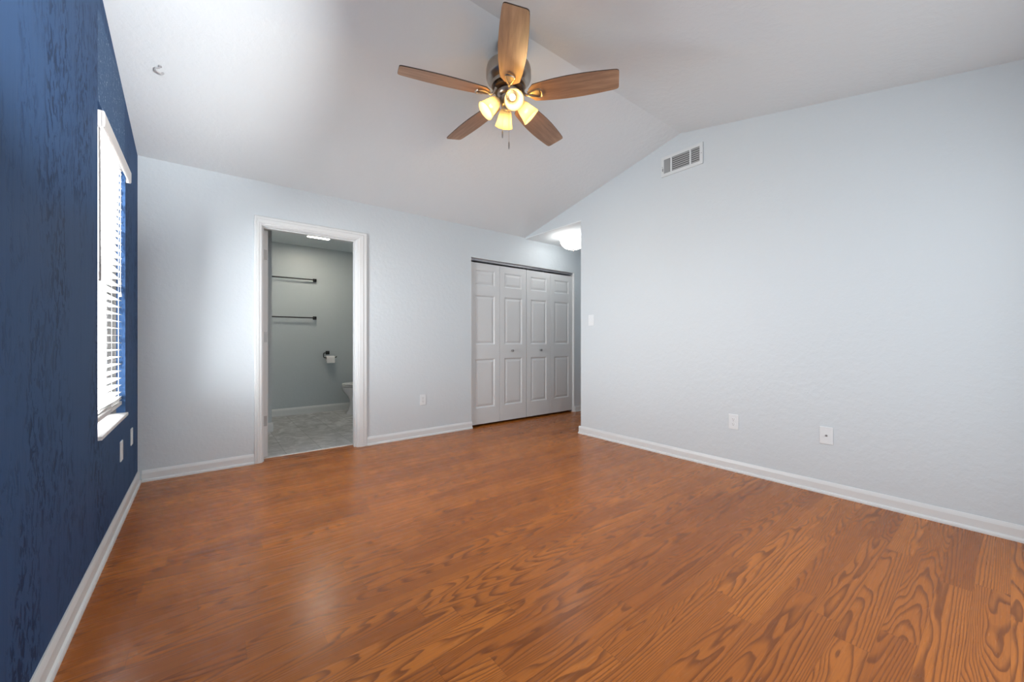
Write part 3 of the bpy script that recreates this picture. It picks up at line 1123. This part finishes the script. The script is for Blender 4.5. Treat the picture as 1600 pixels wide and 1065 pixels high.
# ------------------------------------------------------------------ wall plates (built facing -y at the origin, then turned)
def plate(name, label, cat, loc, rz, w, h, kind, group=None):
    t = thing(name, label, cat, loc, rz, group)
    b = MB()
    b.bbox(-w / 2, w / 2, -0.0065, -0.0003, -h / 2, h / 2, 0.003, 2)
    b.obj('faceplate', M_PLATE, t)
    if kind == 'outlet':
        for s in (-1, 1):
            b = MB()
            zc = s * 0.0195
            ring = [(0.0165 * math.cos(2 * PI * k / 24), max(-0.0125, min(0.0125, 0.0165 * math.sin(2 * PI * k / 24)))) for k in range(24)]
            b.rings([[(x, -0.006, zc + q) for x, q in ring], [(x, -0.0085, zc + q) for x, q in ring]])
            b.box(-0.0075, -0.0052, -0.0089, -0.0084, zc - 0.001, zc + 0.0085, 1)
            b.box(0.0052, 0.0075, -0.0089, -0.0084, zc + 0.000, zc + 0.0078, 1)
            b.box(-0.0028, 0.0028, -0.0089, -0.0084, zc - 0.0095, zc - 0.0045, 1)
            b.obj('receptacle', [M_PLATE, M_KNOB], t)
        b = MB()
        b.lathe([(0.003, 0), (0.003, 0.001), (0.0, 0.0015)], (0, -0.0064, 0), (0, -1, 0), 10)
        b.obj('screw', M_STEEL, t)
    elif kind == 'switch':
        b = MB()
        b.bbox(-0.0165, 0.0165, -0.0080, -0.006, -0.033, 0.033, 0.001, 1)
        fr = b.obj('switch_frame', M_PLATE, t)
        b = MB()
        b.prism([(-0.008, -0.031), (-0.0120, -0.031), (-0.0088, 0.0), (-0.0088, 0.031), (-0.008, 0.031)], 'x', -0.0145, 0.0145)
        b.obj('rocker', M_PLATE, fr)
    elif kind == 'cable':
        b = MB()
        b.lathe([(0.0065, 0), (0.0065, 0.003), (0.0047, 0.0032), (0.0047, 0.011), (0.0, 0.011)], (0, -0.0064, 0), (0, -1, 0), 16)
        j = b.obj('cable_jack', M_KNOB, t, True)
        j['label'] = 'dark threaded cable jack'
        for s in (-1, 1):
            b = MB()
            b.lathe([(0.003, 0), (0.003, 0.001), (0.0, 0.0015)], (0, -0.0064, s * 0.042), (0, -1, 0), 10)
            b.obj('screw', M_PLATE, t)
    else:
        for s in (-1, 1):
            b = MB()
            b.lathe([(0.003, 0), (0.003, 0.001), (0.0, 0.0015)], (0, -0.0064, s * 0.042), (0, -1, 0), 10)
            b.obj('screw', M_PLATE, t)
    return t


plate('wall_outlet', 'white wall outlet between the bathroom door frame and the closet', 'outlet', (1.891, YB, 0.405), 0, 0.070, 0.118, 'outlet', 'wall outlets')
plate('wall_outlet', 'white wall outlet with two sockets on the plain right wall', 'outlet', (XR, 1.383, 0.398), R(-90), 0.075, 0.120, 'outlet', 'wall outlets')
plate('cable_plate', 'white wall plate with a dark cable jack, right of the socket', 'wall plate', (XR, 0.783, 0.401), R(-90), 0.075, 0.118, 'cable')
plate('light_switch', 'white rocker light switch beside the hall corner', 'light switch', (XR, 2.864, 1.279), R(-90), 0.075, 0.118, 'switch')
plate('blank_plate', 'white wall plate on the navy wall under the window sill, nearer one', 'wall plate', (XL, 3.255, 0.400), R(90), 0.074, 0.118, 'blank', 'plates on the navy wall')
plate('blank_plate', 'white wall plate on the navy wall nearest the room corner', 'wall plate', (XL, 3.668, 0.405), R(90), 0.074, 0.112, 'blank', 'plates on the navy wall')

# ------------------------------------------------------------------ hook in the ceiling
hy, hx = 3.045, -0.2025
hz = vault(hy)
hk = thing('ceiling_hook', 'small metal swag hook screwed into the ceiling above the window', 'hook', (hx, hy, hz))
M_HOOK = mat('hook_grey_metal', (0.42, 0.42, 0.43), 0.4, 0.4)
b = MB()
b.lathe([(0.0, 0.003), (0.009, 0.003), (0.009, -0.004), (0.004, -0.007), (0.0, -0.008)], (0, 0, 0), (0, 0, 1), 16)
b.obj('base', M_HOOK, hk, True)
b = MB()
b.tube(curve_pts([(0, 0, -0.004), (-0.004, -0.004, -0.014), (-0.018, -0.012, -0.026), (-0.014, -0.010, -0.040), (0.004, 0.004, -0.042), (0.013, 0.010, -0.034), (0.014, 0.011, -0.027)], 6), 0.0042, 8)
b.obj('hook_wire', M_HOOK, hk, True)

# ------------------------------------------------------------------ bathroom
bf = thing('bathroom_light', 'lit white panel light on the bathroom ceiling inside the doorway', 'ceiling light', (1.185, 5.54, BZ))
b = MB()
hw = 0.145
for (a0, a1, c0, c1) in ((-hw, hw, -hw, -hw + 0.016), (-hw, hw, hw - 0.016, hw), (-hw, -hw + 0.016, -hw + 0.016, hw - 0.016), (hw - 0.016, hw, -hw + 0.016, hw - 0.016)):
    b.box(a0, a1, c0, c1, -0.010, -0.0003)
b.obj('frame', M_WHITE, bf)
b = MB()
b.bbox(-hw + 0.016, hw - 0.016, -hw + 0.016, hw - 0.016, -0.014, -0.003, 0.004)
b.obj('diffuser', M_PANEL, bf)


def towel_bar(z, label):
    t = thing('towel_bar', label, 'towel bar', (0.97, BY, z), group='towel bars on the bathroom wall')
    b = MB()
    b.tube([(-0.30, -0.058, 0), (0.30, -0.058, 0)], 0.0085, 12)
    b.obj('bar', M_BLACK, t, True)
    for s in (-1, 1):
        b = MB()
        b.bbox(s * 0.30 - 0.024, s * 0.30 + 0.024, -0.009, -0.0003, -0.024, 0.024, 0.003)
        b.bbox(s * 0.30 - 0.013, s * 0.30 + 0.013, -0.072, -0.008, -0.013, 0.013, 0.003)
        b.obj('bracket', M_BLACK, t)
    return t


towel_bar(1.935, 'upper of the two black towel bars on the bathroom wall')
towel_bar(1.385, 'lower of the two black towel bars on the bathroom wall')

tp = thing('toilet_paper_holder', 'black open-arm toilet paper holder on the bathroom wall', 'toilet paper holder', (1.445, BY, 0.875))
b = MB()
b.bbox(-0.026, 0.026, -0.010, -0.0003, -0.026, 0.026, 0.003)
b.bbox(-0.014, 0.014, -0.066, -0.009, -0.014, 0.014, 0.003)
b.obj('wall_bracket', M_BLACK, tp)
b = MB()
b.tube([(0.0, -0.058, 0.0), (-0.050, -0.058, 0.0), (-0.062, -0.058, -0.004), (-0.066, -0.058, -0.016), (-0.066, -0.058, -0.055), (-0.060, -0.058, -0.068), (-0.048, -0.058, -0.072),
        (0.095, -0.058, -0.072), (0.108, -0.058, -0.066), (0.112, -0.058, -0.054)], 0.0065, 10)
b.obj('arm', M_BLACK, tp, True)
rl = thing('toilet_paper_roll', 'white toilet paper roll hanging on the black holder', 'toilet paper', (1.470, BY - 0.058, 0.875 - 0.072 - 0.0120))
b = MB()
b.lathe([(0.0205, -0.056), (0.038, -0.056), (0.0395, -0.054), (0.0395, 0.054), (0.038, 0.056), (0.0205, 0.056)], (0, 0, 0), (1, 0, 0), 32, closed=True)
b.box(-0.055, 0.055, -0.0402, -0.0392, -0.065, 0.0)
b.obj('paper', M_PAPER, rl, True)
b = MB()
b.lathe([(0.0188, -0.0555), (0.0203, -0.0555), (0.0203, 0.0555), (0.0188, 0.0555)], (0, 0, 0), (1, 0, 0), 24, closed=True)
b.obj('core', mat('cardboard', (0.42, 0.32, 0.22), 0.9), rl, True)

# toilet, facing -x, tank against the bathroom's right wall
TY = 5.90
to = thing('toilet', 'white porcelain toilet partly hidden by the door frame', 'toilet', (1.92, TY, 0))


def egg(xf, xb, hw, z, n=36, p=2.3):
    """egg-shaped ring: front at xf (small x), back at xb"""
    pts = []
    xm = xf + (xb - xf) * 0.46
    for k in range(n):
        a = 2 * PI * k / n
        c, s = math.cos(a), math.sin(a)
        cx = math.copysign(abs(c) ** (2 / p), c)
        sy = math.copysign(abs(s) ** (2 / p), s)
        x = xm + (cx * (xb - xm) if cx > 0 else cx * (xm - xf))
        pts.append((x - 1.92, sy * hw, z))
    return pts


b = MB()
b.rings([egg(1.605, 2.14, 0.115, 0.0), egg(1.607, 2.14, 0.115, 0.02), egg(1.632, 2.13, 0.104, 0.05), egg(1.650, 2.12, 0.094, 0.13), egg(1.650, 2.12, 0.096, 0.20),
         egg(1.625, 2.11, 0.118, 0.255), egg(1.585, 2.10, 0.152, 0.305), egg(1.558, 2.09, 0.176, 0.345), egg(1.550, 2.08, 0.182, 0.372), egg(1.552, 2.08, 0.181, 0.392),
         egg(1.572, 2.06, 0.160, 0.395), egg(1.600, 2.00, 0.130, 0.380), egg(1.66, 1.92, 0.085, 0.26)])
b.box(2.00 - 1.92, 2.22 - 1.92, -0.10, 0.10, 0.25, 0.392)
b.obj('bowl', M_PORC, to, True)
b = MB()
o1 = [egg(1.556, 2.03, 0.178, 0.400), egg(1.548, 2.035, 0.184, 0.403), egg(1.548, 2.035, 0.184, 0.413), egg(1.558, 2.03, 0.176, 0.417), egg(1.625, 1.96, 0.112, 0.417), egg(1.630, 1.955, 0.108, 0.400)]
b.rings(o1 + [o1[0]], False, False)
bmesh.ops.remove_doubles(b.bm, verts=b.bm.verts[:], dist=1e-6)
b.obj('seat', M_PORC, to, True)
b = MB()
b.rings([egg(1.560, 2.03, 0.174, 0.4215), egg(1.550, 2.036, 0.183, 0.426), egg(1.552, 2.036, 0.182, 0.436), egg(1.58, 2.02, 0.160, 0.443), egg(1.66, 1.95, 0.10, 0.446)])
b.obj('lid', M_PORC, to, True)
b = MB()
b.bbox(2.08 - 1.92, 2.265 - 1.92, -0.215, 0.215, 0.392, 0.745, 0.02, 3)
tk = b.obj('tank', M_PORC, to, True)
b = MB()
b.bbox(2.072 - 1.92, 2.272 - 1.92, -0.225, 0.225, 0.7455, 0.785, 0.010, 3)
b.obj('tank_lid', M_PORC, to, True)
b = MB()
b.tube([(2.079 - 1.92, 0.15, 0.69), (2.060 - 1.92, 0.15, 0.69), (2.056 - 1.92, 0.14, 0.689), (2.056 - 1.92, 0.07, 0.682)], 0.006, 8)
b.obj('flush_lever', M_STEEL, tk, True)
